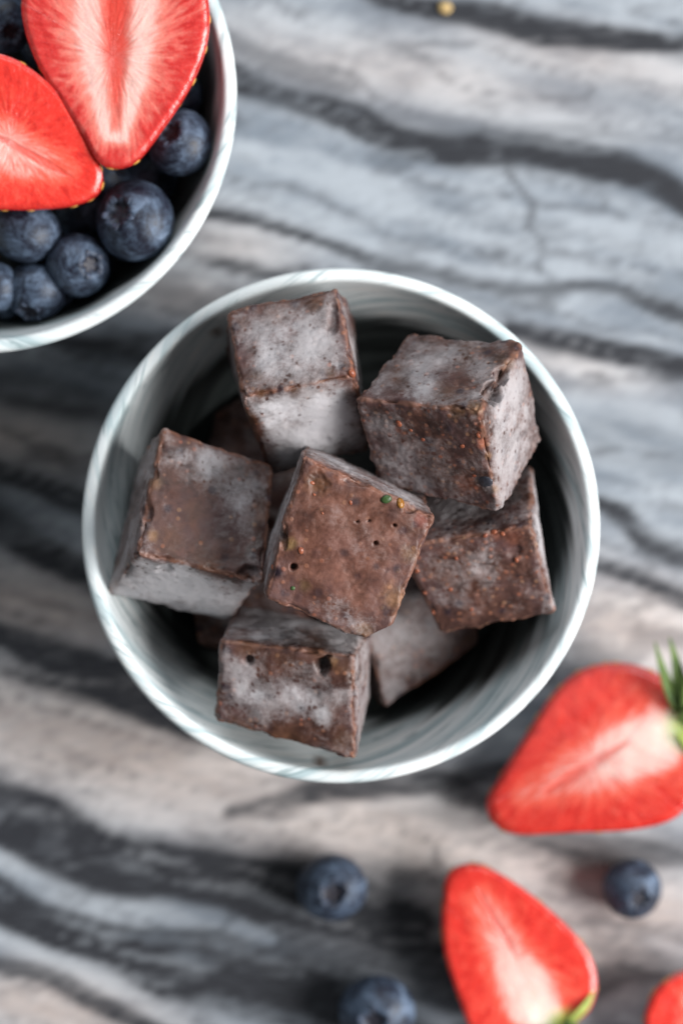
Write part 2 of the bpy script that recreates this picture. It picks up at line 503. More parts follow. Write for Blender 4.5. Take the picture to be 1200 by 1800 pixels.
# ------------------------------------------------------------------ bowls
RIM = 0.055
INNER = np.array([(4.8, 0), (4.9, 10), (5.3, 19), (6.8, 26), (10, 31.5), (16, 36.8), (24, 41.0), (32, 44.4), (40, 47.7), (47, 50.5)]) / 1000
LIP = np.array([(52.6, 51.9), (54.4, 52.4), (55.0, 53.2), (54.9, 54.4), (54.2, 55.1), (52.6, 55.1)]) / 1000
OUTER = np.array([(48, 53.4), (40, 50.4), (30, 46.4), (20, 41.8), (12, 36.6), (7, 32), (4.5, 29.6), (2.2, 28.8), (0.2, 28.4), (0.0, 27.5), (0.9, 26.5), (1.1, 12), (1.1, 0)]) / 1000


def catmull(pts, n, closed=False):
    pts = np.asarray(pts, float); m = len(pts); out = []
    segs = m if closed else m - 1
    for i in range(segs):
        p = [pts[(i + k) % m] if closed else pts[min(max(i + k, 0), m - 1)] for k in (-1, 0, 1, 2)]
        for j in range(n):
            t = j / n
            out.append(0.5 * ((2 * p[1]) + (-p[0] + p[2]) * t + (2 * p[0] - 5 * p[1] + 4 * p[2] - p[3]) * t * t + (-p[0] + 3 * p[1] - 3 * p[2] + p[3]) * t ** 3))
    if not closed:
        out.append(pts[-1])
    return np.array(out)


def build_bowl(loc, label, seed, turn, smudges=(), dark_up=0.0):
    prof = catmull(np.concatenate([INNER, LIP, OUTER]), 4)
    prof[:, 1] = np.maximum(prof[:, 1], 0)
    m = 144
    ang = np.arange(m) / m * 2 * np.pi
    v, sw = [], []
    arc = np.concatenate([[0], np.cumsum(np.hypot(*np.diff(prof, axis=0).T))])
    for i, (z, r) in enumerate(prof):
        wob = 1 + 0.0025 * np.sin(2 * ang + seed) + 0.0016 * np.sin(3 * ang + 2 * seed)
        v.append(np.stack([r * wob * np.cos(ang), r * wob * np.sin(ang), np.full(m, z)], 1))
        a2 = ang + turn * arc[i] / 0.05
        # noise stretched along slanted ribbons that climb the wall
        sw.append(np.stack([np.cos(a2) * 5.2 + seed, np.sin(a2) * 5.2, np.full(m, arc[i] * 44 + seed)], 1))
    v = np.concatenate(v); sw = np.concatenate(sw)
    w = v + np.asarray(loc)
    sm = np.zeros(len(v)); q = to_px(w)
    up = np.repeat(np.arange(len(prof)) < len(INNER) * 4 + 14, m)
    for (x, y, r) in smudges:
        d = np.hypot(q[:, 0] - x, q[:, 1] - y) + 14 * (fbm(v * 900, 5, 3) - .5)
        sm = np.maximum(sm, (1 - sstep(r * .6, r * 1.3, d)) * up)
    # the colour turns dark in the lower half of the inside, higher at the right
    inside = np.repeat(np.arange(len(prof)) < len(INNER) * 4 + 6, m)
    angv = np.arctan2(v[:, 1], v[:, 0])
    lift = dark_up + .005 * np.cos(angv - .35) + .003 * np.sin(2 * angv + seed) + .006 * (fbm(np.stack([np.cos(angv) * 2.2, np.sin(angv) * 2.2, v[:, 2] * 30 + seed], 1), 7, 3) - .5)
    low_dark = (1 - sstep(.028, .048, v[:, 2] - lift)) * inside
    o = mesh('bowl', v, grid_faces(len(prof), m, True), M['bowl'], attrs={'swirl': sw, 'smudge': sm, 'low_dark': low_dark})
    # orientation: rows climb the inside, so flip to face outwards
    o.data.flip_normals()
    o.location = loc
    return tag(o, label, 'bowl', 'marbled bowls')


B1 = np.array([-0.0002, -0.0030, 0.0])
B2 = np.array([-0.0776, 0.0893, 0.0])
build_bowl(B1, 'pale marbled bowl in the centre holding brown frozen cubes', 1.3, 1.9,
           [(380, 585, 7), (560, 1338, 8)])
build_bowl(B2, 'pale marbled bowl in the corner holding blueberries and strawberries', 4.1, -1.6, dark_up=.0055)

# ------------------------------------------------------------------ frozen cubes
# eight corners each (mm): upper face TL TR BR BL, then the lower face in the same order
CUBES = {
    'C': [[-7.6, 11.2, 83.8], [18.4, -1.2, 81.2], [8.3, -27.0, 76.3], [-15.1, -17.5, 78.9], [-7.1, 13.7, 57.7], [17.2, 2.7, 55.3], [7.5, -19.9, 50.8], [-16.3, -9.5, 53.1]],
    'N': [[-23.4, 41.7, 63.8], [-1.2, 46.9, 64.1], [2.6, 28.3, 73.2], [-20.2, 23.9, 73.0], [-25.2, 35.9, 38.7], [2.2, 44.2, 39.0], [5.5, 13.7, 50.7], [-15.2, 8.2, 50.3]],
    'NE': [[14.8, 37.6, 56.4], [37.1, 34.9, 67.9], [27.8, 20.6, 84.3], [3.8, 23.4, 72.8], [18.4, 19.2, 41.7], [42.1, 15.2, 53.6], [32.7, 0.4, 70.3], [8.1, 6.0, 58.5]],
    'W': [[-37.4, 17.0, 61.1], [-15.2, 9.5, 56.6], [-16.8, -14.3, 64.5], [-42.3, -8.5, 69.0], [-43.6, 11.9, 40.9], [-18.3, 4.7, 34.9], [-24.8, -23.0, 43.6], [-49.8, -17.2, 49.0]],
    'S': [[-25.0, -27.4, 61.9], [2.4, -30.2, 65.2], [2.7, -52.6, 58.5], [-26.4, -44.0, 55.2], [-21.9, -20.6, 38.8], [5.8, -26.3, 42.0], [5.4, -40.3, 35.7], [-22.5, -38.3, 32.5]],
    'E': [[12.4, -7.5, 56.7], [39.9, -3.2, 61.5], [45.7, -21.4, 49.9], [22.0, -25.9, 45.1], [14.9, 5.2, 36.2], [41.1, 10.2, 41.2], [46.5, -10.7, 29.2], [21.4, -15.3, 24.3]],
    'F': [[3.4, -17.4, 38.9], [24.4, -3.2, 26.0], [31.0, -29.3, 29.6], [9.4, -43.7, 35.3], [-6.4, -15.0, 20.5], [19.4, -2.4, 9.5], [27.5, -27.7, 9.8], [4.4, -42.3, 16.4]],
    'D1': [[-34.4, 26.8, 24.5], [-12.8, 33.2, 23.1], [-5.0, 10.0, 36.2], [-31.2, 6.2, 36.6], [-27.6, 12.4, 7.6], [-9.0, 20.2, 6.1], [-3.6, -1.0, 20.0], [-29.6, -6.2, 21.4]],
    'D2': [[-35.2, -8.6, 24.9], [-12.5, -2.8, 27.4], [-8.4, -25.1, 38.6], [-31.9, -29.6, 37.1], [-28.8, -16.2, 7.6], [-7.2, -12.0, 9.3], [-3.3, -34.5, 23.5], [-27.1, -37.0, 20.8]],
}
# frost and grit on the faces: upper, lower, +y (up in the photo), +x, -y, -x
LOOK = {
    'C': dict(margin=.20, frost=(.02, .5, .75, .5, .5, .85), grit=(.02, .2, .5, .3, .3, .3), rnd=.080, chip=.35),
    'N': dict(margin=.38, frost=(.56, .5, .5, .56, .86, .65), grit=(.20, .2, .3, .5, .1, .2), rnd=.105, chip=.35),
    'NE': dict(margin=.10, frost=(.50, .5, .5, .60, .36, .5), grit=(.10, .2, .2, .2, 1.0, .5), rnd=.080, chip=.45),
    'W': dict(frost=(.32, .5, .5, .3, .95, .62), grit=(.15, .2, .2, .2, .1, .3), rnd=.085, chip=.45),
    'S': dict(frost=(.36, .5, .84, .60, .5, .6), grit=(.15, .2, .1, .4, .3, .3), rnd=.105, chip=.35),
    'E': dict(frost=(.08, .5, .52, .80, .5, .5), grit=(.95, .2, .5, .2, .5, .3), rnd=.10, chip=.35),
    'F': dict(frost=(.44, .5, .5, .3, .4, .5), grit=(.10, .2, .2, .2, .2, .2), rnd=.09, chip=.3),
    'D1': dict(frost=(.30, .5, .3, .3, .3, .3), grit=(.2, .2, .2, .2, .2, .2), rnd=.10, chip=.3),
    'D2': dict(frost=(.40, .5, .3, .3, .3, .3), grit=(.2, .2, .2, .2, .2, .2), rnd=.10, chip=.3),
}
# dents (px, py, radius px, depth mm, squash y); stains and dark colour inside pits (px, py, radius, colour, strength)
DENTS = {
    'C': [(516, 996, 7, 1.6, 1), (660, 955, 5, 1.2, 1), (693, 924, 4.5, 1.2, 1), (628, 918, 4, 1.0, 1), (648, 916, 3.5, .8, 1), (498, 948, 9, 1.3, 2.2),
          (559, 850, 22, .5, 1.2), (622, 845, 26, .6, .5), (720, 893, 16, .7, .6)],
    'N': [(585, 560, 12, .8, 2.5), (575, 775, 7, .6, 1)],
    'NE': [(866, 690, 20, 4.0, 1.35), (882, 660, 15, 3.2, 1.3), (800, 722, 24, .9, .5), (845, 850, 8, .4, 1)],
    'W': [(258, 900, 14, 1.3, 1.6), (440, 1008, 26, 1.3, .7), (290, 1000, 16, .7, .6), (270, 830, 10, .8, 1.4)],
    'S': [(568, 1168, 15, 2.4, 1.15), (438, 1160, 11, 1.8, .9), (540, 1215, 30, .4, .8)],
    'E': [(850, 1000, 24, .7, .5), (905, 970, 16, .6, .8)],
    'F': [], 'D1': [], 'D2': [],
}
PURP, BROWN, TAN, ORNG, OLIV = (.010, .006, .013), (.10, .040, .012), (.27, .145, .065), (.30, .085, .04), (.17, .11, .035)
STAINS = {
    'C': [(610, 955, 150, (.185, .070, .043), .68), (559, 850, 24, BROWN, .85), (488, 1006, 13, PURP, .9), (624, 882, 11, PURP, .7), (696, 1000, 10, PURP, .75), (604, 971, 9, PURP, .6), (661, 995, 8, PURP, .6), (560, 1042, 11, PURP, .6),
          (676, 1068, 9, PURP, .6), (690, 905, 14, PURP, .45), (540, 910, 16, PURP, .3), (511, 957, 13, OLIV, .6), (740, 915, 16, (.26, .08, .06), .7), (720, 975, 18, TAN, .45),
          (694, 1050, 26, TAN, .5), (560, 820, 16, (.24, .09, .05), .6), (600, 840, 14, (.24, .09, .05), .6), (650, 866, 14, (.22, .09, .06), .5), (535, 1030, 14, OLIV, .4), (640, 1108, 18, TAN, .5),
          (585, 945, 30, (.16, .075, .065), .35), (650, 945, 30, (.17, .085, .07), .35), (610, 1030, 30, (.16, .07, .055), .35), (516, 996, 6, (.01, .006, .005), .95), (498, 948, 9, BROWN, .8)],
    'N': [(480, 560, 22, BROWN, .35), (428, 570, 14, BROWN, .45), (555, 535, 16, BROWN, .55), (437, 735, 20, BROWN, .75), (520, 690, 12, BROWN, .6), (460, 693, 12, BROWN, .6), (618, 655, 10, ORNG, .6),
          (455, 660, 13, BROWN, .5), (580, 655, 12, BROWN, .5), (445, 775, 14, BROWN, .5)],
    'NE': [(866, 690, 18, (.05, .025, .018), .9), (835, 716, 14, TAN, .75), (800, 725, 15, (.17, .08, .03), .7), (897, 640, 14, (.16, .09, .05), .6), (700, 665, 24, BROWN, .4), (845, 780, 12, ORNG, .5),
           (820, 850, 24, ORNG, .4), (870, 860, 9, TAN, .6), (858, 800, 8, TAN, .5), (780, 690, 26, BROWN, .4), (820, 618, 30, BROWN, .35), (700, 755, 8, ORNG, .6), (880, 630, 12, BROWN, .4)],
    'W': [(300, 950, 34, BROWN, .55), (360, 985, 34, (.10, .045, .025), .6), (300, 870, 22, (.15, .06, .04), .45), (430, 1000, 24, (.04, .016, .012), .8), (455, 900, 24, BROWN, .45), (276, 850, 14, TAN, .5),
          (268, 940, 12, TAN, .55), (340, 900, 26, BROWN, .35), (400, 960, 30, (.06, .026, .02), .5)],
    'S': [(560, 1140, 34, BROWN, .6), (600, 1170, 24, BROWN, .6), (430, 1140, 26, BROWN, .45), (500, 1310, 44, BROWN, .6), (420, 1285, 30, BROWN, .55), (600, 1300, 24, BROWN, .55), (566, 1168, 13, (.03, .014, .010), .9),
          (585, 1160, 10, TAN, .45), (500, 1150, 28, BROWN, .4)],
    'E': [(900, 945, 22, ORNG, .35), (870, 940, 12, ORNG, .4), (840, 1040, 26, (.15, .055, .03), .4), (790, 1020, 22, (.15, .055, .03), .4)],
    'F': [(700, 1180, 14, BROWN, .3), (720, 1195, 12, (.04, .02, .02), .5), (826, 1125, 14, BROWN, .7)],
    'D1': [], 'D2': [],
}
# patches where frost gathers (+) or has melted off (-): (px, py, radius, change)
FROST = {
    'C': [(620, 1095, 60, .40), (560, 1070, 40, .20), (625, 900, 60, .10), (560, 850, 40, -.3), (705, 990, 50, -.15)],
    'N': [(510, 610, 85, .20), (460, 640, 40, .1), (480, 725, 40, .25), (580, 740, 50, .35), (545, 790, 50, .15), (440, 760, 26, -.7), (555, 535, 26, -.5), (430, 575, 22, -.4)],
    'NE': [(740, 670, 50, .22), (690, 680, 26, -.35), (800, 680, 40, -.25), (810, 630, 40, .1), (880, 620, 40, -.4), (900, 760, 70, .05), (760, 790, 60, -.1), (690, 830, 40, .3), (740, 880, 40, .3)],
    'W': [(370, 815, 48, .40), (420, 865, 48, .35), (310, 795, 34, .22), (310, 930, 60, -.35), (400, 985, 50, -.45), (330, 1045, 70, .2)],
    'S': [(535, 1235, 40, .40), (430, 1195, 44, .28), (480, 1215, 34, .22), (570, 1265, 20, .35), (550, 1130, 40, -.45), (600, 1180, 30, -.45), (500, 1315, 70, -.4), (440, 1235, 36, .2), (430, 1140, 30, -.3)],
    'E': [(850, 1000, 38, .28), (800, 910, 40, .3), (950, 1060, 30, .3), (880, 1060, 40, -.15)],
    'F': [(690, 1140, 50, .2), (725, 1195, 14, -.5), (830, 1125, 24, -.7)],
    'D1': [], 'D2': [],
}
CUBE_LABELS = {
    'C': 'topmost brown frozen cube with dark flecks and pinholes, centre of the pile',
    'N': 'frosty brown cube nearest the back rim, white frost on its lower face',
    'NE': 'large brown cube with a chipped edge, gritty front and dark berry skin',
    'W': 'brown cube leaning on the left wall of the bowl, smooth plum-brown top',
    'S': 'brown cube at the front rim with a round hole in its face',
    'E': 'reddish brown gritty cube at the right, tucked under the chipped cube',
    'F': 'pale frosted cube low in the pile, between the front and right cubes',
    'D1': 'dark shaded cube at the bowl bottom behind the left leaning cube',
    'D2': 'dark shaded cube at the bowl bottom below the left leaning cube',
}


def box_grid(n):
    """unit cube surface, n x n per face, rows denser near the edges; shared vertices merged"""
    s = np.linspace(-1, 1, n)
    s = np.sign(s) * (1 - (1 - np.abs(s)) ** 1.35)
    seen, v, f = {}, [], []

    def vid(p):
        k = tuple(np.round(p, 6))
        if k not in seen:
            seen[k] = len(v); v.append(p)
        return seen[k]
    for ax in range(3):
        for sg in (-1, 1):
            ids = np.empty((n, n), int)
            for i in range(n):
                for j in range(n):
                    p = [0, 0, 0]; p[ax] = sg; p[(ax + 1) % 3] = s[i]; p[(ax + 2) % 3] = s[j]
                    ids[i, j] = vid(p)
            for i in range(n - 1):
                for j in range(n - 1):
                    q = (ids[i, j], ids[i + 1, j], ids[i + 1, j + 1], ids[i, j + 1])
                    f.append(q if sg > 0 else q[::-1])
    return np.array(v, float), np.array(f)


def normals(v, f):
    n = np.zeros_like(v)
    fn = np.cross(v[f[:, 2]] - v[f[:, 0]], v[f[:, 3]] - v[f[:, 1]])
    for k in range(4):
        np.add.at(n, f[:, k], fn)
    return n / (np.linalg.norm(n, axis=1)[:, None] + 1e-15)


def surf_at(v, nrm, px, py):
    """the surface vertex seen at photo position (px, py)"""
    q = to_px(v); d = np.hypot(q[:, 0] - px, q[:, 1] - py)
    d = d + 1000 * (nrm[:, 2] < 0.05)
    near = np.argsort(d)[:6]
    return near[np.argmax(v[near, 2])]


def bit(name, mat, parent, p, nrm, size, flat=.6, seed=0, stretch=1.0, turn=0.0):
    """a small lumpy inclusion half sunk in a surface"""
    n, m = 7, 10
    th = np.linspace(0, np.pi, n); ph = np.arange(m) / m * 2 * np.pi
    v = np.array([[math.sin(a) * math.cos(b), math.sin(a) * math.sin(b), math.cos(a)] for a in th for b in ph])
    v *= (1 + 0.45 * (fbm(v * 1.4 + seed * 3.1, seed, 3) - .5))[:, None]
    v *= size * np.array([stretch, 1, flat])
    R = Vector(nrm).to_track_quat('Z', 'Y').to_matrix() @ Matrix.Rotation(turn, 3, 'Z')
    v = v @ np.array(R).T + p
    return mesh(name, v, grid_faces(n, m, True), mat, parent)


GRID = {}


def build_cube(key, idx):
    c = np.array(CUBES[key]) / 1000; L = LOOK[key]
    c = c.mean(0) + (c - c.mean(0)) * (1.045 if key not in ('D1', 'D2', 'F') else 1.0)
    dz = {'E': .004, 'D1': -.004, 'D2': -.003, 'S': .002, 'W': .001}.get(key, 0)
    c[:, :2] *= ((ZC - c[:, 2] - dz) / (ZC - c[:, 2]))[:, None]; c[:, 2] += dz
    for i in range(8):      # rest against the bowl wall, not through it
        rm = np.interp(c[i, 2], *INNER.T) - .0006; d2 = c[i, :2] - B1[:2]; rr_ = np.hypot(*d2)
        if c[i, 2] < .047 and rr_ > rm:
            c[i, :2] = B1[:2] + d2 * rm / rr_
    n = {'C': 116}.get(key, 40 if key in ('D1', 'D2') else 76)
    if n not in GRID:
        GRID[n] = box_grid(n)
    u, f = GRID[n]
    # round the edges
    r = L['rnd']
    core = np.clip(u, -(1 - r), 1 - r); d = u - core
    dl = np.linalg.norm(d, axis=1)
    p = core + np.where(dl[:, None] > 1e-9, d / np.maximum(dl, 1e-9)[:, None] * np.minimum(dl, r)[:, None], 0)
    if key == 'C':           # one corner of this cube is cut off
        ex = np.maximum(p[:, 0] - p[:, 1] - 1.64, 0) / 2
        p[:, 0] -= ex; p[:, 1] += ex
    # trilinear map into the eight corners
    X, Y, Z = p.T
    w = np.stack([(1 - X) * (1 + Y), (1 + X) * (1 + Y), (1 + X) * (1 - Y), (1 - X) * (1 - Y)], 1) / 4
    v = (w @ c[:4]) * ((1 + Z) / 2)[:, None] + (w @ c[4:]) * ((1 - Z) / 2)[:, None]
    nr = normals(v, f)
    sd = 100 + idx * 13
    # edge closeness
    a = np.sort(np.abs(u), axis=1)
    edge = sstep(.86, 1.0, a[:, 1])
    low = fbm(v * 110 + idx, sd, 3) - .5
    mid = fbm(v * 420 + idx, sd + 5, 4) - .5
    fin = fbm(v * 1500 + idx, sd + 9, 3) - .5
    # which face a vertex belongs to
    q8 = np.abs(u) ** 14
    fw = np.stack([q8[:, 2] * (u[:, 2] > 0), q8[:, 2] * (u[:, 2] < 0), q8[:, 1] * (u[:, 1] > 0), q8[:, 0] * (u[:, 0] > 0), q8[:, 1] * (u[:, 1] < 0), q8[:, 0] * (u[:, 0] < 0)], 1)
    fw /= fw.sum(1)[:, None]
    frost = fw @ np.array(L['frost']) + .06; grit = fw @ np.array(L['grit'])
    chipn = fbm(v * 300 + 40 + idx, sd + 21, 4)
    chip = edge * sstep(.48, .72, chipn)
    # slight bulge of the faces, waviness, grain, ragged edges
    bulge = (1 - a[:, 1] ** 2) * (1 - a[:, 0] ** 2)
    disp = 0.0004 * bulge + 0.0012 * low + 0.00036 * mid + 0.00016 * fin * (1 + 2.0 * grit) - chip * L['chip'] * 0.0024 + edge * 0.0009 * mid
    v = v + nr * disp[:, None]
    nr = normals(v, f)
    # dents, seen from above
    q = to_px(v)
    wob = 1 + 0.9 * (fbm(v * 700, sd + 31, 3) - .5)
    for (x, y, rad, dep, sq) in DENTS[key]:
        dd = np.hypot(q[:, 0] - x, (q[:, 1] - y) / sq) * wob / rad
        k = (1 - sstep(.45, 1.0, dd)) * sstep(-.05, .15, nr[:, 2])
        i = surf_at(v, nr, x, y); dn = nr[i]
        v = v - dn[None] * (k * dep * 0.001)[:, None]
    stain = np.zeros((len(v), 4)); stain[:, :3] = .1
    for (x, y, rad, col, s) in STAINS[key]:
        dd = np.hypot(q[:, 0] - x, q[:, 1] - y) / rad * (1 + 0.9 * (fbm(v * 800, sd + 41, 3) - .5))
        k = (1 - sstep(.25, 1.25, dd)) * s * (1.0 if rad < 14 else .72) * (nr[:, 2] > 0)
        al = stain[:, 3]; na = al + k * (1 - al)
        mixw = np.where(na > 1e-6, k / np.maximum(na, 1e-6), 0)[:, None]
        stain[:, :3] = stain[:, :3] * (1 - mixw) + np.array(col) * mixw
        stain[:, 3] = na
    frost = frost + 0.25 * (fbm(v * 95 + 7, sd + 51, 3) - .5) - 0.10 * chip
    frost = frost - L.get('margin', .12) * sstep(.55, .93, a[:, 1] + .25 * (fbm(v * 260, sd + 61, 3) - .5))
    for (x, y, rad, dl_) in FROST[key]:
        dd = np.hypot(q[:, 0] - x, q[:, 1] - y) / rad * (1 + 1.1 * (fbm(v * 330, sd + 71, 4) - .5))
        frost = frost + dl_ * (1 - sstep(.35, 1.15, dd)) * (nr[:, 2] > 0)
    base = np.array([c[:, 0].mean(), c[:, 1].mean(), v[:, 2].min()])
    o = mesh('frozen_cube', v, f, M['cube'], attrs={'frost': frost, 'edge': edge, 'grit': grit, 'stain': stain}, loc=base)
    tag(o, CUBE_LABELS[key], 'frozen cube', 'frozen cubes in the bowl')
    nr = normals(v, f)

    def at(x, y):
        i = surf_at(v, nr, x, y)
        return v[i] - base, nr[i]

    def add(name, m, x, y, rpx, flat=.6, stretch=1.0, turn=0.0):
        pt, nn = at(x, y)
        bit(name, M[m], o, pt, nn, rpx / 8500, flat, int(x + y) % 97, stretch, turn)
    if key == 'C':
        add('leaf_bit', 'green_bit', 676, 877, 7.5, .35, 1.35, .3)
        add('seed_bit', 'amber_bit', 705, 884, 7, .6, 1.4, -.4)
        for (x, y, s) in [(478, 998, 4.2), (532, 968, 5), (617, 886, 3.2), (551, 849, 3.4), (553, 872, 2.4), (568, 905, 2.0)]:
            add('seed_bit', 'orange_bit', x, y, s, .5, 1.4, x)
        add('leaf_bit', 'green_bit', 514, 1036, 4, .4)
    if key == 'NE':
        add('berry_skin', 'purple_bit', 851, 848, 12, .35, 1.25, .9)
        for (x, y, s) in [(700, 748, 6), (838, 767, 4.5), (812, 788, 4.5), (830, 838, 3.5), (742, 775, 3.5), (720, 760, 3)]:
            add('seed_bit', 'orange_bit', x, y, s, .5, 1.3, x)
    if key == 'E':
        for (x, y, s) in [(733, 1006, 5), (866, 936, 5), (855, 942, 4), (880, 938, 4), (792, 1040, 4), (745, 1042, 3.5), (830, 1075, 3.5), (910, 985, 4), (800, 985, 3.5), (760, 1075, 4)]:
            add('seed_bit', 'orange_bit', x, y, s, .6, 1.3, x)
    if key == 'N':
        add('seed_bit', 'orange_bit', 619, 657, 6, .6, 1.3, 1.2)
    if key == 'S':
        pass
    return o


for idx, key in enumerate(CUBES):
    build_cube(key, idx)

# ------------------------------------------------------------------ blueberries
def blueberry_meshes():
    n, m = 40, 48
    th = np.linspace(0, np.pi, n); ph = np.arange(m) / m * 2 * np.pi
    T, Ph = np.meshgrid(th, ph, indexing='ij'); T = T.ravel(); Ph = Ph.ravel()
    r = 1 + 0.02 * np.sin(2 * Ph + .5) * np.sin(T) + 0.012 * np.sin(5 * Ph) * np.exp(-((T - .5) / .25) ** 2)
    v = np.stack([r * np.sin(T) * np.cos(Ph), r * np.sin(T) * np.sin(Ph), 0.88 * r * np.cos(T)], 1)
    star = 0.36 + 0.07 * np.cos(5 * Ph)
    k = 1 - sstep(star * .55, star * 1.05, T)
    v[:, 2] -= 0.15 * k
    v[:, 2] += 0.05 * np.exp(-((T - .42) / .10) ** 2)
    v *= (1 + 0.02 * (fbm(v * 2.2, 3, 3) - .5))[:, None]
    body = (v, grid_faces(n, m, True), {'crater': k})
    # crown: five short pointed lobes round the crater, standing up and curling out
    cv, cf = [], []
    for i in range(5):
        a0 = i / 5 * 2 * math.pi
        nu, nw = 6, 5
        off = len(cv)
        for side in (0, 1):
            for s in range(nu):
                t = s / (nu - 1)
                rad = 0.27 + 0.22 * t + 0.035 * side * (1 - t)
                hz = 0.81 + 0.09 * math.sin(t * 2.6) - side * 0.03
                half = 0.33 * (1 - t) ** 0.7 + 0.012
                for j in range(nw):
                    b = a0 + half * (j / (nw - 1) * 2 - 1)
                    cv.append((rad * math.cos(b), rad * math.sin(b), hz))
        for fc in grid_faces(nu, nw, off=off):
            cf.append(fc)
        for fc in grid_faces(nu, nw, off=off + nu * nw):
            cf.append(fc[::-1])
        e = [*range(nw), *[nw - 1 + nw * s for s in range(1, nu)], *[(nu - 1) * nw + j for j in range(nw - 2, -1, -1)], *[nw * s for s in range(nu - 2, 0, -1)]]
        for q in range(len(e)):
            a, b = e[q], e[(q + 1) % len(e)]
            cf.append((off + a, off + nu * nw + a, off + nu * nw + b, off + b))
    return body, (np.array(cv), cf)


GT = 'blueberries on the marble'
GB = 'blueberries in the corner bowl'
BODY, CROWN = blueberry_meshes()
_proto = {}


def blueberry(px, py, z, rpx, crown, label, group):
    """crown: direction of the crown (x right, y up, z towards the camera)"""
    c = P(px, py, z); r = rpx * (ZC - z) / K
    if group == GB:
        for _ in range(4):          # keep clear of the sloping wall
            d2 = c[:2] - B2[:2]; rr_ = np.hypot(*d2)
            over = max(rr_ + r * .82 - np.interp(c[2] - .25 * r, *INNER.T), 0)
            if over > 0:
                c[:2] -= d2 / rr_ * over * .75; c[2] += over * .35
        r *= .97
    if not _proto:
        b = mesh('skin', BODY[0], BODY[1], M['blueberry'], attrs=BODY[2])
        k = mesh('crown', CROWN[0], CROWN[1], M['crown'])
        _proto['b'] = b.data; _proto['k'] = k.data
        bpy.data.objects.remove(b); bpy.data.objects.remove(k)
    e = empty('blueberry', c)
    e.rotation_mode = 'QUATERNION'
    e.rotation_quaternion = Vector(crown).to_track_quat('Z', 'Y') @ Matrix.Rotation(random.uniform(0, 6.28), 3, 'Z').to_quaternion()
    s = r * random.uniform(.985, 1.015)
    e.scale = (s, s, s)
    for nm, k in (('skin', 'b'), ('crown', 'k')):
        o = bpy.data.objects.new(nm, _proto[k]); COL.objects.link(o); o.parent = e
    tag(e, label, 'blueberry', group)
    return e


blueberry(583, 1560, .0072, 61, (.06, -.08, 1), 'blueberry on the marble just below the bowl of cubes', GT)
blueberry(1110, 1562, .0064, 54, (.20, -.28, .95), 'small dark blueberry on the marble beside the bottom strawberry half', GT)
blueberry(662, 1778, .0078, 66, (-.10, -.18, 1), 'blueberry on the marble cut off by the bottom edge', GT)
for px, py, z, r, cr, lab in [
    (316, 250, .0485, 61, (-.3, .25, .9), 'blueberry against the rim right of the upper strawberry half'),
    (238, 388, .0490, 74, (-.42, .16, .88), 'largest blueberry in the bowl, dark crown pit showing'),
    (137, 466, .0465, 59, (.55, -.05, .8), 'blueberry in the lower row left of the largest one'),
    (47, 408, .0470, 61, (.2, .9, .4), 'blueberry directly below the left strawberry half'),
    (63, 513, .0440, 57, (-.2, -.8, .5), 'blueberry lowest in the bowl near the front rim'),
    (-6, 505, .0450, 46, (-.8, .2, .5), 'blueberry cut off by the left edge near the rim'),
    (188, 312, .0360, 46, (.6, .3, .6), 'shaded blueberry under the tip of the upper strawberry half'),
    (146, 372, .0350, 52, (-.3, .3, .8), 'shaded blueberry behind the largest one, under strawberry tips'),
    (345, 165, .0370, 52, (.3, .3, .8), 'shaded blueberry between upper strawberry half and rim'),
    (8, 40, .0480, 56, (.3, -.5, .7), 'blueberry in the top left corner beside the upper strawberry'),
    (300, 340, .0300, 50, (.3, -.5, .7), 'dark blueberry deep between the largest one and the rim'),
    (112, 548, .0370, 50, (.5, -.5, .6), 'shaded blueberry deep at the front rim between two lit ones'),
    (8, 556, .0370, 46, (-.5, -.5, .6), 'shaded blueberry deep at the front rim by the left edge'),
    (266, 462, .0360, 40, (.5, -.2, .7), 'shaded blueberry wedged at the rim below the largest one'),
    (190, 520, .0350, 46, (.3, .5, .7), 'dark blueberry deep below the largest one by the rim'),
]:
    blueberry(px, py, z, r, cr, lab, GB)
# lower layer that carries them, only glimpsed through the gaps
taken = []
for _ in range(400):
    a, rr = random.uniform(0, 6.283), 34 * math.sqrt(random.random())
    x, y = rr * math.cos(a) / 1000, rr * math.sin(a) / 1000
    if all(math.hypot(x - t[0], y - t[1]) > .0155 for t in taken):
        taken.append((x, y))
for x, y in taken:
    z = .0215
    s = K / (ZC - z)
    blueberry(600 + (B2[0] + x) * s, 900 - (B2[1] + y) * s, z, 56, (random.uniform(-1, 1), random.uniform(-1, 1), random.uniform(.1, 1)),
              'blueberry of the shaded bottom layer in the corner bowl', GB)

# middle layer under the strawberry halves, hidden by them from above
for px, py in [(-150, 190), (-160, 330), (-40, 70), (85, 70), (40, 200), (-55, 240), (-95, 440), (-260, 250), (-90, -60), (40, -70), (165, -30), (200, 110), (-230, 120), (-220, 400), (-330, 330), (-330, 170), (-250, 0), (300, 30)]:
    blueberry(px, py, .0365, 54, (random.uniform(-1, 1), random.uniform(-1, 1), random.uniform(.1, 1)),
              'blueberry of the shaded bottom layer in the corner bowl', GB)

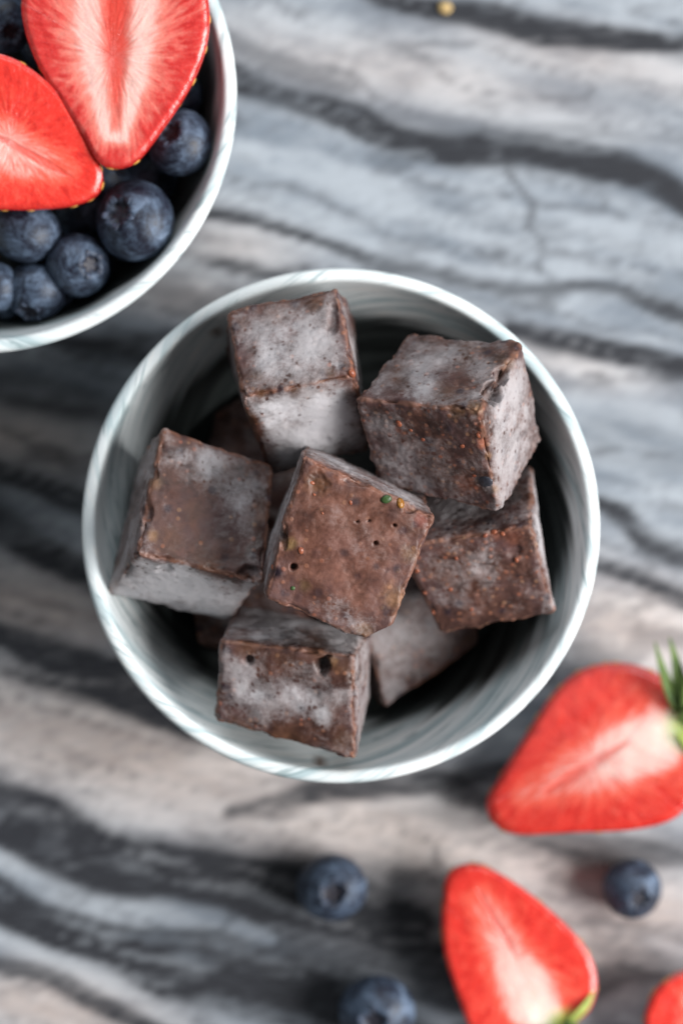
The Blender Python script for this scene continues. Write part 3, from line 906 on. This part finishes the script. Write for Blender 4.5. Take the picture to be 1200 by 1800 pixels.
# ------------------------------------------------------------------ strawberries
def strawberry(name, outline, calyx, tip, z, thick, mat, label, style, tilt=(0, 0), bulge=.04, seeds=0, flip=False, sepals=(), hull=None, slit=None):
    """outline (photo px) of the cut face lying at height z; tilt = rise of the face per metre along x and y"""
    ol = catmull(np.array(outline, float), 14, True)
    pts = np.array([P(x, y, z) for x, y in ol])
    cen = pts.mean(0)
    pts[:, 2] = z + (pts[:, 0] - cen[0]) * tilt[0] + (pts[:, 1] - cen[1]) * tilt[1]
    for i in range(len(ol)):
        pts[i] = P(*ol[i], pts[i, 2])
    cen = pts.mean(0); m = len(pts)
    e = empty(name, (cen[0], cen[1], z - thick))
    org = np.array(e.location)
    # --- cut face
    nr_ = 46
    rho = np.linspace(0, 1, nr_) ** .8
    s_arc = np.concatenate([[0], np.cumsum(np.linalg.norm(np.diff(pts, axis=0), axis=1))])
    v = np.concatenate([cen + (pts - cen) * r for r in rho])
    R = np.repeat(rho, m); S = np.tile(s_arc, nr_)
    px = to_px(v)
    ca, tp = np.array(calyx, float), np.array(tip, float)
    ax = (tp - ca); ln = np.linalg.norm(ax); ax /= ln
    U = ((px - ca) @ ax) / ln
    W = ((px - ca) @ np.array([-ax[1], ax[0]]))
    wmax = np.abs((ol - ca) @ np.array([-ax[1], ax[0]])).max()
    Wn = np.abs(W) / wmax
    # edge distance in px
    nz = fbm(v * 500 + z * 40, 5, 3) - .5
    half = np.interp(U, *half_profile(ol, ca, ax, ln))
    T = np.clip(Wn * wmax / np.maximum(half, 4), 0, 1.2)        # 0 axis .. 1 skin, across
    T = np.maximum(T, sstep(.78, 1.0, U) * R)
    if style == 'open':      # pale V with a red hollow middle
        core = np.exp(-((T - .24 - .10 * (1 - U)) / .17) ** 2) * .78 + .24 * (1 - sstep(.5, .95, T))
        cav = (1 - sstep(.02 + .05 * (1 - U), .08 + .22 * (1 - U), T + .08 * nz)) * sstep(.95, .45, U) * .85
    elif style == 'white':   # white heart towards the hull
        core = (1 - sstep(.10, .62, T + .10 * nz)) * (1.16 - .90 * U) + .25 * sstep(.5, .0, U) * (1 - sstep(.6, .95, T)) + .04
        cav = np.zeros(len(v))
    else:
        core = (1 - sstep(.20, .62, T)) * (1.15 - .55 * U) + .05
        cav = np.zeros(len(v))
    if slit is not None:     # narrow red cleft along the middle
        a, b = np.array(slit[0], float), np.array(slit[1], float); ab = b - a
        t = np.clip(((px - a) @ ab) / (ab @ ab), 0, 1)
        d = np.hypot(*(px - a - t[:, None] * ab).T)
        wd = slit[2] * (0.35 + np.sin(np.pi * np.clip(t, .05, .95)))
        cav = np.maximum(cav, (1 - sstep(wd * .4, wd * 1.2, d)) * .62)
    rim = sstep(.965, .998, R)
    hl = np.zeros(len(v))
    if hull is not None:
        d = np.hypot(px[:, 0] - hull[0], px[:, 1] - hull[1])
        hl = (1 - sstep(hull[2] * .3, hull[2], d)) * .9
    v[:, 2] += 0.00035 * (fbm(v * 330, 9, 3) - .5) * (1 - rim) - 0.0003 * cav
    v[:, 2] -= 0.0006 * sstep(.93, 1.0, R)
    fib = np.stack([S * 520, R * 4.5, np.full(len(v), z * 50)], 1)
    if flip:
        v[:, 2] = 2 * z - v[:, 2]
    parts = []
    if not flip:
        parts.append(mesh('cut_face', v - org, grid_faces(nr_, m, True), M[mat], e,
                          attrs={'core': core, 'cavity': cav, 'rim': rim, 'fibre': fib, 'hull': hl}))
    # --- skin: a dome below (or above when flipped) the cut face
    ns = 26
    edge0 = v[-m:]
    rings = []
    for i in range(ns):
        p = i / (ns - 1) * math.pi / 2
        k = max(0.0, math.cos(p)) ** .8 * (1 + bulge * math.sin(min(p * 2.6, math.pi)))
        zz = thick * math.sin(p)
        ring = cen + (pts - cen) * k
        dz = zz * (1 - .0)
        ring[:, 2] = (z + (pts[:, 2] - z) * k + dz) if flip else (z + (pts[:, 2] - z) * k - dz)
        if i == 0:
            ring = edge0.copy()
        rings.append(ring)
    sv = np.concatenate(rings)
    sf = grid_faces(ns, m, True)
    skin = mesh('skin', sv - org, sf if flip else [q[::-1] for q in sf], M['skin'], e)
    skin.data.update()
    # --- seeds on the skin
    if seeds:
        nn = normals(sv, np.array(sf if flip else [q[::-1] for q in sf]))
        sm = None
        for k in range(seeds):
            if flip:
                i = random.randint(2, ns - 4)
            else:
                i = random.choice([2, 3, 4, 5, 6, 8])
            j = int((k * 0.618 * m + random.uniform(-3, 3))) % m
            pt, nv = sv[i * m + j], nn[i * m + j]
            if nv @ (pt - (cen + [0, 0, thick * (.4 if flip else -.4)])) < 0:
                nv = -nv
            if sm is None:
                so = bit('seed', M['seed'], e, np.zeros(3), (0, 0, 1), .00068, .35, 3, 1.5)
                sm = so.data
            else:
                so = bpy.data.objects.new('seed', sm); COL.objects.link(so); so.parent = e
            so.location = pt - org
            so.rotation_euler = Vector(nv).to_track_quat('Z', 'Y').to_euler()
    # --- sepals
    for (pth, wd, mt) in sepals:
        leaf(e, org, pth, wd, M[mt])
    tag(e, label, 'strawberry', 'cut strawberries')
    return e


def half_profile(ol, ca, ax, ln):
    """half width of the outline (px) along its axis"""
    u = ((ol - ca) @ ax) / ln; w = np.abs((ol - ca) @ np.array([-ax[1], ax[0]]))
    bins = np.linspace(u.min(), u.max(), 30); out = []
    for b in bins:
        k = np.exp(-((u - b) / .035) ** 2) + 1e-9
        out.append((w * k).sum() / k.sum())
    return bins, np.array(out)


def leaf(parent, org, path, wd, mat):
    """a pointed sepal along a path of (px, py, z)"""
    pp = catmull(np.array([P(*q) for q in path]), 6)
    n = len(pp); v = []
    for side in (0, 1):
        for i in range(n):
            t = i / (n - 1)
            tg = pp[min(i + 1, n - 1)] - pp[max(i - 1, 0)]; tg /= np.linalg.norm(tg)
            sd = np.cross(tg, [0, 0, 1]); sd /= np.linalg.norm(sd) + 1e-9
            w = wd * (0.55 + .6 * math.sin(math.pi * min(t * .9 + .12, 1))) * (1 - t ** 3) + .00015
            for k in (-1, -.5, 0, .5, 1):
                v.append(pp[i] + sd * w * k + np.array([0, 0, 0.25 * w * (k * k) - .00045 * side]))
    f = grid_faces(n, 5) + [q[::-1] for q in grid_faces(n, 5, off=n * 5)]
    for i in range(n - 1):
        a, b = i * 5, (i + 1) * 5
        f.append((a, b, b + n * 5, a + n * 5)); f.append((a + 4, a + 4 + n * 5, b + 4 + n * 5, b + 4))
    return mesh('sepal', np.array(v) - org, f, mat, parent)


strawberry('strawberry_half', [(38, 5), (46, 60), (70, 120), (108, 178), (146, 238), (172, 282), (204, 294), (242, 280), (288, 222), (330, 158), (356, 100), (367, 40), (357, -22), (300, -78), (200, -98), (100, -82), (50, -44)],
           (205, -95), (203, 294), .0625, .013, 'cut_pink', 'strawberry half with a hollow red centre, upper one in the corner bowl', 'open', tilt=(.10, .06), seeds=22,
           slit=((200, 20), (206, 110), 8))
strawberry('strawberry_half', [(-60, 84), (0, 94), (42, 112), (92, 152), (132, 208), (162, 262), (179, 306), (170, 340), (128, 360), (60, 367), (0, 367), (-70, 366), (-130, 330), (-160, 250), (-150, 160), (-115, 108)],
           (-160, 205), (178, 322), .0605, .013, 'cut_red', 'strawberry half with a pale core, cut off at the left edge', 'white', tilt=(-.05, .10), seeds=22,
           slit=((-20, 232), (128, 312), 7))
strawberry('strawberry_half', [(858, 1412), (880, 1368), (930, 1288), (976, 1220), (1022, 1182), (1082, 1168), (1140, 1180), (1184, 1212), (1208, 1262), (1228, 1330), (1216, 1400), (1180, 1440), (1110, 1458), (1005, 1463), (910, 1466), (870, 1446)],
           (1210, 1275), (860, 1428), .0145, .0143, 'cut_red', 'strawberry half with green sepals on the marble at the right edge', 'white', tilt=(.18, -.18), bulge=.07, seeds=40,
           slit=((960, 1392), (1100, 1305), 9), hull=(1218, 1275, 66),
           sepals=[([(1200, 1262, .0150), (1180, 1222, .018), (1164, 1178, .0195), (1150, 1128, .0205)], .0011, 'sepal'),
                   ([(1206, 1262, .0155), (1196, 1212, .0185), (1188, 1168, .020), (1176, 1120, .021)], .0013, 'sepal'),
                   ([(1206, 1268, .0160), (1212, 1220, .020), (1222, 1170, .022), (1240, 1130, .023)], .0016, 'sepal'),
                   ([(1200, 1275, .0168), (1215, 1262, .0185), (1240, 1250, .0195), (1270, 1240, .018)], .0022, 'sepal'),
                   ([(1196, 1284, .0168), (1215, 1306, .0180), (1236, 1330, .0185), (1262, 1352, .017)], .0020, 'hull')])
strawberry('strawberry_half', [(779, 1590), (784, 1548), (804, 1526), (840, 1522), (882, 1540), (932, 1574), (986, 1620), (1030, 1670), (1048, 1722), (1038, 1772), (1000, 1806), (950, 1824), (880, 1834), (832, 1816), (808, 1760), (786, 1694), (777, 1636)],
           (965, 1815), (815, 1528), .0150, .0148, 'cut_red', 'strawberry half with white heart at the bottom of the picture', 'white', tilt=(.05, .05), bulge=.05, seeds=40,
           slit=((838, 1562), (908, 1684), 6), hull=(992, 1806, 46),
           sepals=[([(1000, 1796, .0155), (1020, 1778, .0165), (1034, 1760, .0162), (1043, 1740, .0150)], .0007, 'hull'),
                   ([(985, 1800, .0160), (1000, 1812, .0175), (1020, 1826, .0180), (1050, 1836, .017)], .0018, 'sepal'),
                   ([(972, 1806, .0160), (972, 1830, .0175), (976, 1850, .0180), (984, 1880, .017)], .0018, 'sepal')])
strawberry('strawberry_half', [(1134, 1805), (1142, 1765), (1164, 1732), (1198, 1712), (1240, 1706), (1290, 1730), (1316, 1790), (1300, 1860), (1250, 1910), (1190, 1900), (1150, 1860)],
           (1260, 1905), (1215, 1708), .0150, .0147, 'cut_red', 'strawberry half in the bottom right corner, mostly out of the picture', 'white', bulge=.05, seeds=20)

# ------------------------------------------------------------------ crumbs
GC = None
for k, (x, y, s, mt, lab) in enumerate([
    (782, 14, 11, 'tan_crumb', 'tan crumb on the marble at the top edge'),
]):
    b = bit('crumb', M[mt], None, P(x, y, .0006), (0, 0, 1), s / 7600, .6, 11 + k, 1.2, k)
    tag(b, lab, 'crumb', GC)
b = bit('crumb', M['brown_crumb'], None, P(966, 686, .0535), (-.6, -.5, .6), 4.5 / 8200, .5, 5, 1.4)
tag(b, 'tiny brown crumb stuck inside the bowl rim beside the chipped cube', 'crumb', 'crumbs in the bowl')
